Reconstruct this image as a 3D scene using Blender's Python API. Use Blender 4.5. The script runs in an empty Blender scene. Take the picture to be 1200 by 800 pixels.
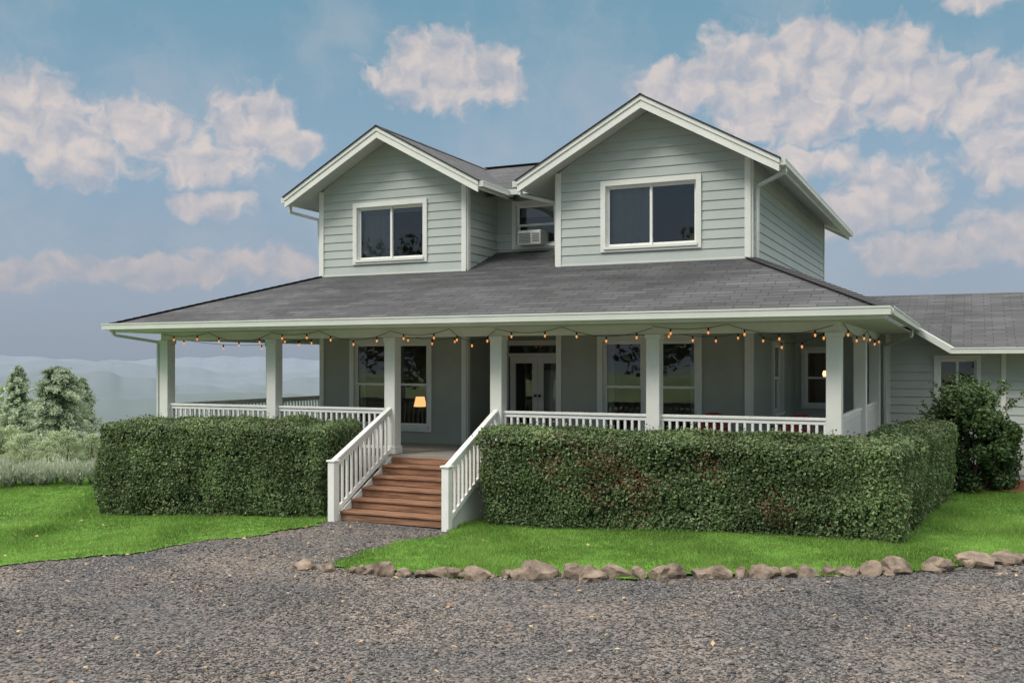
import bpy, bmesh, math, random
import numpy as np
from mathutils import Vector, Matrix, noise as mnoise
random.seed(4); rng=np.random.default_rng(7)
sc=bpy.context.scene
col=sc.collection
R=math.radians

# ---------------------------------------------------------------- materials
def nt_new(name):
    m=bpy.data.materials.new(name); m.use_nodes=True
    nt=m.node_tree; bs=nt.nodes['Principled BSDF']
    return m,nt,bs
def mat(name,c,rough=.6,var=.12,scale=3.0,bump=0.0,bscale=60,spec=.3,metal=0,c2=None,stretch=None):
    m,nt,bs=nt_new(name); N=nt.nodes; L=nt.links
    bs.inputs['Roughness'].default_value=rough
    bs.inputs['Specular IOR Level'].default_value=spec
    bs.inputs['Metallic'].default_value=metal
    tc=N.new('ShaderNodeTexCoord'); mp=N.new('ShaderNodeMapping')
    L.new(tc.outputs['Object'],mp.inputs[0])
    if stretch: mp.inputs['Scale'].default_value=stretch
    n=N.new('ShaderNodeTexNoise'); n.inputs['Scale'].default_value=scale; n.inputs['Detail'].default_value=6
    n.inputs['Roughness'].default_value=.65
    L.new(mp.outputs[0],n.inputs['Vector'])
    r=N.new('ShaderNodeValToRGB'); r.color_ramp.elements[0].position=.3; r.color_ramp.elements[1].position=.7
    a=[x*(1-var) for x in c]; b=[min(1,x*(1+var)) for x in (c2 or c)]
    r.color_ramp.elements[0].color=(*a,1); r.color_ramp.elements[1].color=(*b,1)
    L.new(n.outputs['Fac'],r.inputs[0]); L.new(r.outputs[0],bs.inputs['Base Color'])
    if bump:
        n2=N.new('ShaderNodeTexNoise'); n2.inputs['Scale'].default_value=bscale; n2.inputs['Detail'].default_value=4
        L.new(mp.outputs[0],n2.inputs['Vector'])
        bp=N.new('ShaderNodeBump'); bp.inputs['Strength'].default_value=bump; bp.inputs['Distance'].default_value=.01
        L.new(n2.outputs['Fac'],bp.inputs['Height']); L.new(bp.outputs[0],bs.inputs['Normal'])
    return m
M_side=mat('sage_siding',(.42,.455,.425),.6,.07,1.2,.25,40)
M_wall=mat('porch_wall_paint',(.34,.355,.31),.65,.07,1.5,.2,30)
M_trim=mat('cream_trim_paint',(.70,.70,.65),.5,.06,2,.1,30)
M_gut=mat('gutter_paint',(.58,.60,.55),.4,.06,2)
M_white=mat('white_paint',(.78,.775,.74),.45,.06,4,.1,30)
M_soff=mat('soffit_paint',(.56,.57,.53),.6,.05,2)
M_deck=mat('deck_boards',(.30,.27,.24),.6,.2,2,.3,30,stretch=(.3,6,1))
M_stair=mat('stained_wood',(.165,.085,.05),.65,.35,3,.5,25,c2=(.30,.16,.095),stretch=(.6,8,8))
M_room=mat('interior_wall',(.17,.15,.135),.8,.1,1)
M_blind=mat('blind_fabric',(.50,.50,.49),.8,.05,3)
M_red=mat('red_metal',(.28,.045,.035),.4,.15,4)
M_blk=mat('black_rubber',(.02,.02,.02),.5,.1,5)
M_ac=mat('ac_plastic',(.72,.72,.68),.4,.04,5)
M_grille=mat('ac_grille',(.25,.25,.25),.5,.1,5)
M_bark=mat('bark',(.11,.085,.06),.85,.3,6,.6,30)
M_mulch=mat('bark_mulch',(.20,.075,.04),.9,.4,14,1.0,60)
M_metal=mat('dark_metal',(.05,.05,.05),.4,.1,5,metal=.5)

def emis(name,c,s):
    m,nt,bs=nt_new(name); bs.inputs['Base Color'].default_value=(*c,1)
    bs.inputs['Emission Color'].default_value=(*c,1); bs.inputs['Emission Strength'].default_value=s
    return m
M_bulb=emis('warm_bulb',(1,.38,.11),.85); M_shade=emis('lampshade',(1,.55,.2),1.6); M_lit=emis('interior_lamp_globe',(1,.6,.28),3.5)

def glass():
    m=bpy.data.materials.new('window_glass'); m.use_nodes=True; nt=m.node_tree; N=nt.nodes; L=nt.links
    N.remove(N['Principled BSDF']); out=N['Material Output']
    t=N.new('ShaderNodeBsdfTransparent'); t.inputs[0].default_value=(.70,.74,.73,1)
    g=N.new('ShaderNodeBsdfGlossy'); g.inputs['Roughness'].default_value=.015; g.inputs[0].default_value=(.95,.97,1,1)
    f=N.new('ShaderNodeFresnel'); f.inputs[0].default_value=1.85
    n=N.new('ShaderNodeTexNoise'); n.inputs['Scale'].default_value=1.2
    tc=N.new('ShaderNodeTexCoord'); L.new(tc.outputs['Object'],n.inputs['Vector'])
    b=N.new('ShaderNodeBump'); b.inputs['Strength'].default_value=.05; b.inputs['Distance'].default_value=.05
    L.new(n.outputs['Fac'],b.inputs['Height']); L.new(b.outputs[0],g.inputs['Normal'])
    mx=N.new('ShaderNodeMixShader'); L.new(f.outputs[0],mx.inputs[0]); L.new(t.outputs[0],mx.inputs[1]); L.new(g.outputs[0],mx.inputs[2])
    L.new(mx.outputs[0],out.inputs[0]); return m
M_glass=glass()

def shingle():
    m,nt,bs=nt_new('asphalt_shingles'); N=nt.nodes; L=nt.links
    uv=N.new('ShaderNodeUVMap'); br=N.new('ShaderNodeTexBrick')
    L.new(uv.outputs[0],br.inputs['Vector'])
    br.offset=.37; br.inputs['Scale'].default_value=1; br.inputs['Brick Width'].default_value=.42
    br.inputs['Row Height'].default_value=.17; br.inputs['Mortar Size'].default_value=.010; br.inputs['Mortar Smooth'].default_value=.4
    br.inputs['Color1'].default_value=(.066,.066,.070,1); br.inputs['Color2'].default_value=(.096,.095,.097,1)
    br.inputs['Mortar'].default_value=(.030,.030,.033,1); br.inputs['Bias'].default_value=-.1
    n=N.new('ShaderNodeTexNoise'); n.inputs['Scale'].default_value=.8; n.inputs['Detail'].default_value=7
    L.new(uv.outputs[0],n.inputs['Vector'])
    mr=N.new('ShaderNodeMapRange'); mr.inputs[1].default_value=.3; mr.inputs[2].default_value=.7; mr.inputs[3].default_value=.82; mr.inputs[4].default_value=1.2
    L.new(n.outputs['Fac'],mr.inputs[0])
    mu=N.new('ShaderNodeVectorMath'); mu.operation='SCALE'; L.new(br.outputs['Color'],mu.inputs[0]); L.new(mr.outputs[0],mu.inputs['Scale'])
    sx=N.new('ShaderNodeSeparateXYZ'); L.new(uv.outputs[0],sx.inputs[0])
    md=N.new('ShaderNodeMath'); md.operation='DIVIDE'; md.inputs[1].default_value=.17; L.new(sx.outputs['Y'],md.inputs[0])
    fl_=N.new('ShaderNodeMath'); fl_.operation='FLOOR'; L.new(md.outputs[0],fl_.inputs[0])
    mx_=N.new('ShaderNodeMath'); mx_.operation='MULTIPLY'; mx_.inputs[1].default_value=.22; L.new(sx.outputs['X'],mx_.inputs[0])
    cmb=N.new('ShaderNodeCombineXYZ'); L.new(mx_.outputs[0],cmb.inputs[0]); L.new(fl_.outputs[0],cmb.inputs[1])
    n3=N.new('ShaderNodeTexNoise'); n3.inputs['Scale'].default_value=1.7; n3.inputs['Detail'].default_value=3; L.new(cmb.outputs[0],n3.inputs['Vector'])
    m3=N.new('ShaderNodeMapRange'); m3.inputs[1].default_value=.3; m3.inputs[2].default_value=.7; m3.inputs[3].default_value=.76; m3.inputs[4].default_value=1.27; L.new(n3.outputs['Fac'],m3.inputs[0])
    mu2=N.new('ShaderNodeVectorMath'); mu2.operation='SCALE'; L.new(mu.outputs[0],mu2.inputs[0]); L.new(m3.outputs[0],mu2.inputs['Scale'])
    L.new(mu2.outputs[0],bs.inputs['Base Color'])
    n2=N.new('ShaderNodeTexNoise'); n2.inputs['Scale'].default_value=120; L.new(uv.outputs[0],n2.inputs['Vector'])
    fr=N.new('ShaderNodeMath'); fr.operation='FRACT'; L.new(md.outputs[0],fr.inputs[0])
    iv=N.new('ShaderNodeMath'); iv.operation='MULTIPLY_ADD'; iv.inputs[1].default_value=-1.0; iv.inputs[2].default_value=1; L.new(fr.outputs[0],iv.inputs[0])
    ad=N.new('ShaderNodeMath'); ad.operation='MULTIPLY_ADD'; ad.inputs[1].default_value=.25; L.new(n2.outputs['Fac'],ad.inputs[0]); L.new(iv.outputs[0],ad.inputs[2])
    bp=N.new('ShaderNodeBump'); bp.inputs['Strength'].default_value=.9; bp.inputs['Distance'].default_value=.02
    L.new(ad.outputs[0],bp.inputs['Height']); L.new(bp.outputs[0],bs.inputs['Normal'])
    bs.inputs['Roughness'].default_value=.85; bs.inputs['Specular IOR Level'].default_value=.25
    return m
M_shing=shingle()

def leafmat(name,dark,light,third=None,thr=.8,trans=.25,nscale=.8,rough=.5,spec=.35):
    m,nt,bs=nt_new(name); N=nt.nodes; L=nt.links; out=N['Material Output']
    at=N.new('ShaderNodeAttribute'); at.attribute_name='rnd'
    r=N.new('ShaderNodeValToRGB'); e=r.color_ramp.elements
    e[0].color=(*dark,1); e[1].color=(*light,1); e[1].position=.9
    L.new(at.outputs['Fac'],r.inputs[0]); colr=r.outputs[0]
    ge=N.new('ShaderNodeNewGeometry')
    n=N.new('ShaderNodeTexNoise'); n.inputs['Scale'].default_value=nscale; n.inputs['Detail'].default_value=4
    L.new(ge.outputs['Position'],n.inputs['Vector'])
    mr=N.new('ShaderNodeMapRange'); mr.inputs[1].default_value=.3; mr.inputs[2].default_value=.7; mr.inputs[3].default_value=.68; mr.inputs[4].default_value=1.32
    L.new(n.outputs['Fac'],mr.inputs[0])
    mu=N.new('ShaderNodeVectorMath'); mu.operation='SCALE'; L.new(colr,mu.inputs[0]); L.new(mr.outputs[0],mu.inputs['Scale']); colr=mu.outputs[0]
    if third:
        a2=N.new('ShaderNodeAttribute'); a2.attribute_name='tint'
        mx=N.new('ShaderNodeMix'); mx.data_type='RGBA'
        L.new(a2.outputs['Fac'],mx.inputs[0]); L.new(colr,mx.inputs[6]); mx.inputs[7].default_value=(*third,1); colr=mx.outputs[2]
    L.new(colr,bs.inputs['Base Color']); bs.inputs['Roughness'].default_value=rough; bs.inputs['Specular IOR Level'].default_value=spec
    if trans:
        t=N.new('ShaderNodeBsdfTranslucent'); L.new(colr,t.inputs[0])
        ms=N.new('ShaderNodeMixShader'); ms.inputs[0].default_value=trans
        L.new(bs.outputs[0],ms.inputs[1]); L.new(t.outputs[0],ms.inputs[2]); L.new(ms.outputs[0],out.inputs[0])
    return m
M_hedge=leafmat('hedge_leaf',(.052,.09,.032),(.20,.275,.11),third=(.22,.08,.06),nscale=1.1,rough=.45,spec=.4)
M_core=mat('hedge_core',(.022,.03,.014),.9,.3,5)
M_grass=leafmat('grass_blade',(.095,.19,.032),(.23,.37,.085),nscale=.6,trans=.35,spec=.15)
M_tree=leafmat('tree_leaf',(.27,.34,.19),(.46,.53,.33),nscale=.3)
M_con=leafmat('conifer_needles',(.25,.33,.22),(.46,.54,.36),nscale=.3,trans=.35)
M_lav=leafmat('grey_shrub_leaf',(.28,.34,.24),(.52,.56,.42),nscale=.5)
M_darktree=leafmat('dark_tree_leaf',(.02,.035,.012),(.07,.11,.035),nscale=.3)
M_bush=leafmat('bush_leaf',(.024,.05,.017),(.12,.19,.065),nscale=1)
M_dead=leafmat('fallen_leaf',(.16,.07,.025),(.45,.31,.17),nscale=1,trans=0)
M_stone=leafmat('gravel_stone',(.046,.044,.046),(.31,.30,.285),nscale=.5,trans=0,rough=.8,spec=.2)

def gravelmat():
    m,nt,bs=nt_new('gravel'); N=nt.nodes; L=nt.links
    g=N.new('ShaderNodeNewGeometry')
    v=N.new('ShaderNodeTexVoronoi'); v.inputs['Scale'].default_value=34; L.new(g.outputs['Position'],v.inputs['Vector'])
    s=N.new('ShaderNodeSeparateColor'); L.new(v.outputs['Color'],s.inputs[0])
    r=N.new('ShaderNodeValToRGB'); e=r.color_ramp.elements
    e[0].color=(.044,.043,.045,1); e[1].color=(.23,.224,.215,1)
    L.new(s.outputs[0],r.inputs[0])
    n=N.new('ShaderNodeTexNoise'); n.inputs['Scale'].default_value=.45; n.inputs['Detail'].default_value=6; n.inputs['Roughness'].default_value=.7
    L.new(g.outputs['Position'],n.inputs['Vector'])
    r2=N.new('ShaderNodeValToRGB'); e=r2.color_ramp.elements; e[0].position=.38; e[1].position=.66
    e[0].color=(.72,.715,.74,1); e[1].color=(1.42,1.19,1.02,1)
    L.new(n.outputs['Fac'],r2.inputs[0])
    mu=N.new('ShaderNodeVectorMath'); mu.operation='MULTIPLY'; L.new(r.outputs[0],mu.inputs[0]); L.new(r2.outputs[0],mu.inputs[1])
    L.new(mu.outputs[0],bs.inputs['Base Color']); bs.inputs['Roughness'].default_value=.85; bs.inputs['Specular IOR Level'].default_value=.2
    bp=N.new('ShaderNodeBump'); bp.inputs['Strength'].default_value=.9; bp.inputs['Distance'].default_value=.025; bp.invert=True
    L.new(v.outputs['Distance'],bp.inputs['Height']); L.new(bp.outputs[0],bs.inputs['Normal'])
    return m
M_gravel=gravelmat()
M_lawn=mat('lawn_soil_grass',(.08,.16,.025),.9,.35,3,.8,60,c2=(.115,.23,.04),spec=.1)

def groundmat():
    m,nt,bs=nt_new('ground_terrain'); N=nt.nodes; L=nt.links
    g=N.new('ShaderNodeNewGeometry')
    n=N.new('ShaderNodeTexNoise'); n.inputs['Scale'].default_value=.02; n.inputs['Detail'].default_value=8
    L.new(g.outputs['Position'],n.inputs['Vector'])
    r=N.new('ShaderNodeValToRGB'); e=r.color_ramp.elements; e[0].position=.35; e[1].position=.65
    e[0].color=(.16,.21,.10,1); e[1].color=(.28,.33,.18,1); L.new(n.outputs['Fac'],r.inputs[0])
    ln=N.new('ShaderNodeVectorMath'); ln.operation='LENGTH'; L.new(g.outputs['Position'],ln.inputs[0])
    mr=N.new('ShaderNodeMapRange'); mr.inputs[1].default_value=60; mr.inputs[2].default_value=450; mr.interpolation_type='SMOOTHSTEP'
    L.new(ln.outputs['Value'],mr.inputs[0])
    mx=N.new('ShaderNodeMix'); mx.data_type='RGBA'; L.new(mr.outputs[0],mx.inputs[0]); L.new(r.outputs[0],mx.inputs[6]); mx.inputs[7].default_value=(.165,.195,.215,1)  # distance haze painted in: base colour fades to blue-grey far away
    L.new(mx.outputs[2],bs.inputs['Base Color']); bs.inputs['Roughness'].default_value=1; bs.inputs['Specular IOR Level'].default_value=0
    return m
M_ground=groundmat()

# ---------------------------------------------------------------- helpers
def obj(name,me,parent=None,mats=()):
    o=bpy.data.objects.new(name,me); col.objects.link(o)
    for m in mats: me.materials.append(m)
    if parent: o.parent=parent
    return o
def empty(name,loc=(0,0,0)):
    o=bpy.data.objects.new(name,None); col.objects.link(o); o.location=loc; return o
def np_mesh(name,V,F,m,parent=None,attrs=None,smooth=False):
    V=np.asarray(V,dtype=np.float32); F=np.asarray(F,dtype=np.int32)
    me=bpy.data.meshes.new(name); me.vertices.add(len(V)); me.vertices.foreach_set('co',V.ravel())
    n,k=F.shape; me.loops.add(n*k); me.loops.foreach_set('vertex_index',F.ravel())
    me.polygons.add(n); me.polygons.foreach_set('loop_start',np.arange(0,n*k,k,dtype=np.int32))
    me.update(calc_edges=True)
    if smooth: me.polygons.foreach_set('use_smooth',np.ones(n,dtype=bool))
    for a,v in (attrs or {}).items():
        at=me.attributes.new(a,'FLOAT','POINT'); at.data.foreach_set('value',np.asarray(v,dtype=np.float32))
    return obj(name,me,parent,[m])
class Frame:
    def __init__(s,p0=(0,0),p1=(1,0)):
        d=Vector((p1[0]-p0[0],p1[1]-p0[1])); s.L=d.length; d.normalize(); s.p=Vector(p0); s.d=d; s.n=Vector((d.y,-d.x))
    def P(s,a,o,z):
        q=s.p+s.d*a+s.n*o; return (q.x,q.y,z)
class B:
    def __init__(s): s.v=[]; s.f=[]; s.uv=[]
    def face(s,pts,uv=None):
        i=len(s.v); s.v+=[tuple(p) for p in pts]; s.f.append(tuple(range(i,i+len(pts)))); s.uv.append(uv)
    def hexa(s,a):
        i=len(s.v); s.v+=[tuple(p) for p in a]
        for f in ((3,2,1,0),(4,5,6,7),(0,1,5,4),(1,2,6,5),(2,3,7,6),(3,0,4,7)):
            s.f.append(tuple(i+j for j in f)); s.uv.append(None)
    def box(s,x0,x1,y0,y1,z0,z1):
        s.hexa([(x0,y0,z0),(x1,y0,z0),(x1,y1,z0),(x0,y1,z0),(x0,y0,z1),(x1,y0,z1),(x1,y1,z1),(x0,y1,z1)])
    def lbox(s,F,a0,a1,o0,o1,z0,z1):
        P=F.P; s.hexa([P(a0,o1,z0),P(a1,o1,z0),P(a1,o0,z0),P(a0,o0,z0),P(a0,o1,z1),P(a1,o1,z1),P(a1,o0,z1),P(a0,o0,z1)])
    def beam(s,p0,p1,w,h,up=(0,0,1)):
        p0=Vector(p0);p1=Vector(p1);d=(p1-p0).normalized();r=d.cross(Vector(up)).normalized();u=r.cross(d)
        a=r*w/2;b=u*h/2
        s.hexa([p0-a-b,p0+a-b,p1+a-b,p1-a-b,p0-a+b,p0+a+b,p1+a+b,p1-a+b])
    def rake(s,xa,za,xb,zb,y0,y1,h):
        s.hexa([(xa,y0,za-h),(xb,y0,zb-h),(xb,y1,zb-h),(xa,y1,za-h),(xa,y0,za),(xb,y0,zb),(xb,y1,zb),(xa,y1,za)])
    def cyl(s,p0,p1,r,n=8,r2=None):
        p0=Vector(p0);p1=Vector(p1);d=(p1-p0).normalized();x=d.orthogonal().normalized();y=d.cross(x);i=len(s.v); r2=r if r2 is None else r2
        for p,q in((p0,r),(p1,r2)):
            for k in range(n):
                a=2*math.pi*k/n; s.v.append(tuple(p+(x*math.cos(a)+y*math.sin(a))*q))
        for k in range(n):
            s.f.append((i+k,i+(k+1)%n,i+n+(k+1)%n,i+n+k)); s.uv.append(None)
        s.f.append(tuple(i+n-1-k for k in range(n))); s.uv.append(None); s.f.append(tuple(i+n+k for k in range(n))); s.uv.append(None)
    def make(s,name,m,parent=None,bevel=0,smooth=False):
        me=bpy.data.meshes.new(name); me.from_pydata(s.v,[],s.f)
        if any(u for u in s.uv):
            l=me.uv_layers.new(name='UVMap')
            for p,u in zip(me.polygons,s.uv):
                if u:
                    for k,li in enumerate(p.loop_indices): l.data[li].uv=u[k]
        me.update(); o=obj(name,me,parent,[m])
        if smooth:
            for p in me.polygons: p.use_smooth=True
        if bevel:
            b=o.modifiers.new('bevel','BEVEL'); b.width=bevel; b.segments=1; b.limit_method='ANGLE'
        return o
def ss(t): t=np.clip(t,0,1); return t*t*(3-2*t)
def H(x,y):
    x=np.asarray(x,dtype=float); y=np.asarray(y,dtype=float)
    r=.2*ss((x+7.6)/5.5)*ss((y+9)/5); l=-.28*ss((-x-9.8)/6.5)
    s=(-x*.75+y*.66)-20; s=np.maximum(s,0)
    d=np.minimum(.3*s*s/(s+6),70)
    return r+l-d
def Hf(x,y): return float(H(x,y))

# ---------------------------------------------------------------- house
house=empty('farmhouse')
XL,XR=-13.3,-3.68; G1,G2=-9.58,-7.55; YF,YR,YB=2.3,3.74,12.1
PX0,PX1=-15.6,-1.93; OV=.82; EZ=3.53; RZ=4.65; FL=1.0; CE=3.36
side=B(); wall=B(); trim=B(); glassb=B(); room=B(); blind=B(); white=B(); shing=B(); soff=B(); gut=B()

def wallsheet(b,F,z0,z1,lim=None,holes=(),pitch=.18,t=.018,lap=True):
    zs={z0,z1}
    k=math.floor(z0/pitch)+1
    while k*pitch<z1-1e-4: zs.add(k*pitch); k+=1
    for h in holes: zs.add(h[2]); zs.add(h[3])
    zs=sorted(z for z in zs if z0-1e-6<=z<=z1+1e-6)
    lim=lim or (lambda z:(0,F.L))
    for a,c in zip(zs[:-1],zs[1:]):
        if c-a<1e-4: continue
        mid=(a+c)/2; kb=math.floor(mid/pitch)*pitch
        fa=(a-kb)/pitch; fc=(c-kb)/pitch
        oa=t*(1-fa) if lap else 0; oc=t*(1-fc) if lap else 0
        la,lc=lim(a),lim(c); cuts=sorted((h[0],h[1]) for h in holes if h[2]<mid<h[3])
        segs=[];sa,sc_=la[0],lc[0]
        for h in cuts: segs.append((sa,h[0],sc_,h[0])); sa=sc_=h[1]
        segs.append((sa,la[1],sc_,lc[1]))
        for p,q,r_,s_ in segs:
            b.face([F.P(p,oa,a),F.P(q,oa,a),F.P(s_,oc,c),F.P(r_,oc,c)])
            if lap and abs(fa)<1e-3: b.face([F.P(p,0,a),F.P(q,0,a),F.P(q,oa,a),F.P(p,oa,a)])

def window(F,h,kind='slider',cw=.10,blinds=.0,curt=0,roomd=2.2,half=False):
    s0,s1,z0,z1=h
    trim.lbox(F,s0-cw,s0,-.02,.045,z0-cw,z1+cw); trim.lbox(F,s1,s1+cw,-.02,.045,z0-cw,z1+cw)
    trim.lbox(F,s0,s1,-.02,.047,z1,z1+cw); trim.lbox(F,s0-.03,s1+.03,-.02,.075,z0-.05,z0); trim.lbox(F,s0,s1,-.02,.045,z0-cw,z0-.05)
    for a,b_ in ((s0,s0+.012),(s1-.012,s1)): white.lbox(F,a,b_,-.12,-.02,z0,z1)
    white.lbox(F,s0+.012,s1-.012,-.12,-.02,z0,z0+.012); white.lbox(F,s0+.012,s1-.012,-.12,-.02,z1-.012,z1)
    def sash(a,b_,c,d,o):
        w=.045
        white.lbox(F,a,a+w,o-.03,o,c,d); white.lbox(F,b_-w,b_,o-.03,o,c,d)
        white.lbox(F,a+w,b_-w,o-.03,o,c,c+w); white.lbox(F,a+w,b_-w,o-.03,o,d-w,d)
        glassb.face([F.P(a+w,o-.015,c+w),F.P(b_-w,o-.015,c+w),F.P(b_-w,o-.015,d-w),F.P(a+w,o-.015,d-w)])
    a0,a1,c0,c1=s0+.012,s1-.012,z0+.012,z1-.012
    if kind=='slider':
        m=(a0+a1)/2; sash(a0,m+.02,c0,c1,-.05); sash(m-.02,a1,c0,c1,-.082)
    elif kind=='hung':
        m=(c0+c1)/2; sash(a0,a1,m-.02,c1,-.045); sash(a0,a1,c0,m+.02,-.078)
    elif kind=='twin':
        mid=(s0+s1)/2; trim.lbox(F,mid-.14,mid+.14,-.1,.03,z0,z1)
        m=c0+(c1-c0)*.5
        for p,q in((a0,mid-.14),(mid+.14,a1)): sash(p,q,m-.02,c1,-.045); sash(p,q,c0,m+.02,-.078)
    D=-roomd; P=F.P; e=.35
    A0,A1,Z0,Z1=s0-e,s1+e,z0-.3,z1+.05
    room.face([P(A0,D,Z0),P(A1,D,Z0),P(A1,D,Z1),P(A0,D,Z1)]); room.face([P(A0,-.13,Z0),P(A0,D,Z0),P(A0,D,Z1),P(A0,-.13,Z1)])
    room.face([P(A1,-.13,Z0),P(A1,D,Z0),P(A1,D,Z1),P(A1,-.13,Z1)]); room.face([P(A0,-.13,Z0),P(A1,-.13,Z0),P(A1,D,Z0),P(A0,D,Z0)])
    room.face([P(A0,-.13,Z1),P(A1,-.13,Z1),P(A1,D,Z1),P(A0,D,Z1)])
    if blinds:
        n=int((z1-z0)*blinds/.04)
        for i in range(n): blind.lbox(F,s0+.04,s1-.04,-.175,-.155,z1-.05-.04*i,z1-.018-.04*i)
    if half:
        m=(s0+s1)/2; n=16; a=s0-.05; b_=m-.03
        for i in range(n):
            u0=a+(b_-a)*i/n; u1=a+(b_-a)*(i+1)/n; o0=-.20-.025*(i%2)-.01*math.sin(i); o1=-.20-.025*((i+1)%2)-.01*math.sin(i+1)
            blind.face([P(u0,o0,z0-.1),P(u1,o1,z0-.1),P(u1,o1,z1),P(u0,o0,z1)])
    if curt:
        for (a,b_) in ((s0-.05,s0+curt),(s1-curt,s1+.05)):
            n=8
            for i in range(n):
                u0=a+(b_-a)*i/n; u1=a+(b_-a)*(i+1)/n; o0=-.2-.03*(i%2); o1=-.2-.03*((i+1)%2)
                blind.face([P(u0,o0,z0-.1),P(u1,o1,z0-.1),P(u1,o1,z1),P(u0,o0,z1)])

# ---- first floor walls
Fa=Frame((XL,YF),(G1,YF)); Fb=Frame((G1,YF),(G1,YR)); Fc=Frame((G1,YR),(G2,YR)); Fd=Frame((G2,YR),(G2,YF)); Fe=Frame((G2,YF),(XR,YF))
Fr=Frame((XR,YF),(XR,YB)); Fl=Frame((XL,YB),(XL,YF)); Fbk=Frame((XR,YB),(XL,YB))
WA=(-12.38-XL,-10.52-XL,1.36,3.14); WE=(-6.56-G2,-4.70-G2,1.36,3.14)
DO=(-9.28-G1,-7.90-G1,FL+.03,3.10)
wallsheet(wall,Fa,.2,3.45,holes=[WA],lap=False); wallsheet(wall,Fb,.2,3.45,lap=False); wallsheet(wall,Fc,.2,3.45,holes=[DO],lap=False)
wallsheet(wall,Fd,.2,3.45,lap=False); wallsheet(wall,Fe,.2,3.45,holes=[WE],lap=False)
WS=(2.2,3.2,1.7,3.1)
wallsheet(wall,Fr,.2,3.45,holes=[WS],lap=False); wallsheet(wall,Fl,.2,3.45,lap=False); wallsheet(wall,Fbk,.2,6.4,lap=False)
window(Fa,WA,'twin',.11,blinds=.0,curt=.16); window(Fe,WE,'twin',.11,curt=.16); window(Fr,WS,'hung',.09)
def cboard(F,s,z0,z1,w=.11,o=.03): trim.lbox(F,s-w/2,s+w/2,-.02,o,z0,z1)
for F,s in ((Fa,.055),(Fa,Fa.L-.055),(Fe,.055),(Fe,Fe.L-.055)): cboard(F,s,FL,CE)
cboard(Fr,.057,FL,CE,w=.11,o=.028); cboard(Fb,.057,FL,CE,o=.028)
trim.lbox(Fa,.11,Fa.L-.11,-.01,.02,3.2+.09,CE); trim.lbox(Fe,.11,Fe.L-.11,-.01,.02,3.2+.09,CE)
# door
s0,s1,z0,z1=DO; zt=2.86
trim.lbox(Fc,s0-.11,s0,-.02,.04,z0,z1+.11); trim.lbox(Fc,s1,s1+.11,-.02,.04,z0,z1+.11); trim.lbox(Fc,s0,s1,-.02,.042,z1,z1+.11)
white.lbox(Fc,s0,s1,-.08,.0,zt,zt+.07)
glassb.face([Fc.P(s0,-.03,zt+.07),Fc.P(s1,-.03,zt+.07),Fc.P(s1,-.03,z1),Fc.P(s0,-.03,z1)])
mid=(s0+s1)/2
for a,b_ in((s0+.02,mid-.004),(mid+.004,s1-.02)):
    w=.13
    white.lbox(Fc,a,a+w,-.07,-.02,z0,zt-.003); white.lbox(Fc,b_-w,b_,-.07,-.02,z0,zt-.003)
    white.lbox(Fc,a+w,b_-w,-.07,-.02,zt-.15,zt-.003); white.lbox(Fc,a+w,b_-w,-.07,-.02,z0,z0+.25)
    glassb.face([Fc.P(a+w,-.045,z0+.25),Fc.P(b_-w,-.045,z0+.25),Fc.P(b_-w,-.045,zt-.15),Fc.P(a+w,-.045,zt-.15)])
    n=10
    for i in range(n):
        u0=a+w-.02+(b_-a-2*w+.04)*i/n; u1=a+w-.02+(b_-a-2*w+.04)*(i+1)/n
        if a>mid-.1: blind.face([Fc.P(u0,-.11-.02*(i%2),z0+.2),Fc.P(u1,-.11-.02*((i+1)%2),z0+.2),Fc.P(u1,-.11-.02*((i+1)%2),zt-.3),Fc.P(u0,-.11-.02*(i%2),zt-.3)])
hb=B(); hb.cyl(Fc.P(mid-.05,-.02,2.0),Fc.P(mid-.05,.03,2.0),.03); hb.cyl(Fc.P(mid+.05,-.02,2.0),Fc.P(mid+.05,.03,2.0),.03); hb.make('door_handles',M_metal,house)
P=Fc.P
for q in ([(s0-.3,-2.5),(s1+.3,-2.5)],[(s0-.3,-.1),(s0-.3,-2.5)],[(s1+.3,-.1),(s1+.3,-2.5)]):
    room.face([P(*q[0],z0),P(*q[1],z0),P(*q[1],z1),P(*q[0],z1)])
room.face([P(s0-.3,-.1,z0),P(s1+.3,-.1,z0),P(s1+.3,-2.5,z0),P(s0-.3,-2.5,z0)]); room.face([P(s0-.3,-.1,z1),P(s1+.3,-.1,z1),P(s1+.3,-2.5,z1),P(s0-.3,-2.5,z1)])

# ---- second floor
SL=.55; AZ=7.73; TH=.15
def gable_wall(F,win):
    hw=F.L/2; topc=AZ-TH-.01
    ze=topc-SL*hw
    lim=lambda z:(0,F.L) if z<=ze else (hw-(topc-z)/SL,hw+(topc-z)/SL)
    wallsheet(side,F,4.45,topc-.001,lim=lim,holes=[win])
    cboard(F,.055,4.45,ze,o=.035); cboard(F,F.L-.055,4.45,ze,o=.035)
W2a=(-12.30-XL,-10.62-XL,4.98,6.13); W2e=(-6.50-G2,-4.70-G2,4.98,6.17)
gable_wall(Fa,W2a); gable_wall(Fe,W2e)
window(Fa,W2a,'slider',.10,blinds=.12,roomd=1.8,half=True); window(Fe,W2e,'slider',.10,roomd=1.8,half=True)
wallsheet(side,Fb,4.5,6.5)
W2c=(-9.10-G1,-7.95-G1,5.30,6.18)
wallsheet(side,Fc,5.0,6.45,holes=[W2c]); window(Fc,W2c,'hung',.09,blinds=.3)
wallsheet(side,Fd,4.5,6.5); wallsheet(side,Fr,4.4,6.52); wallsheet(side,Fl,4.4,6.52)
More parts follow.
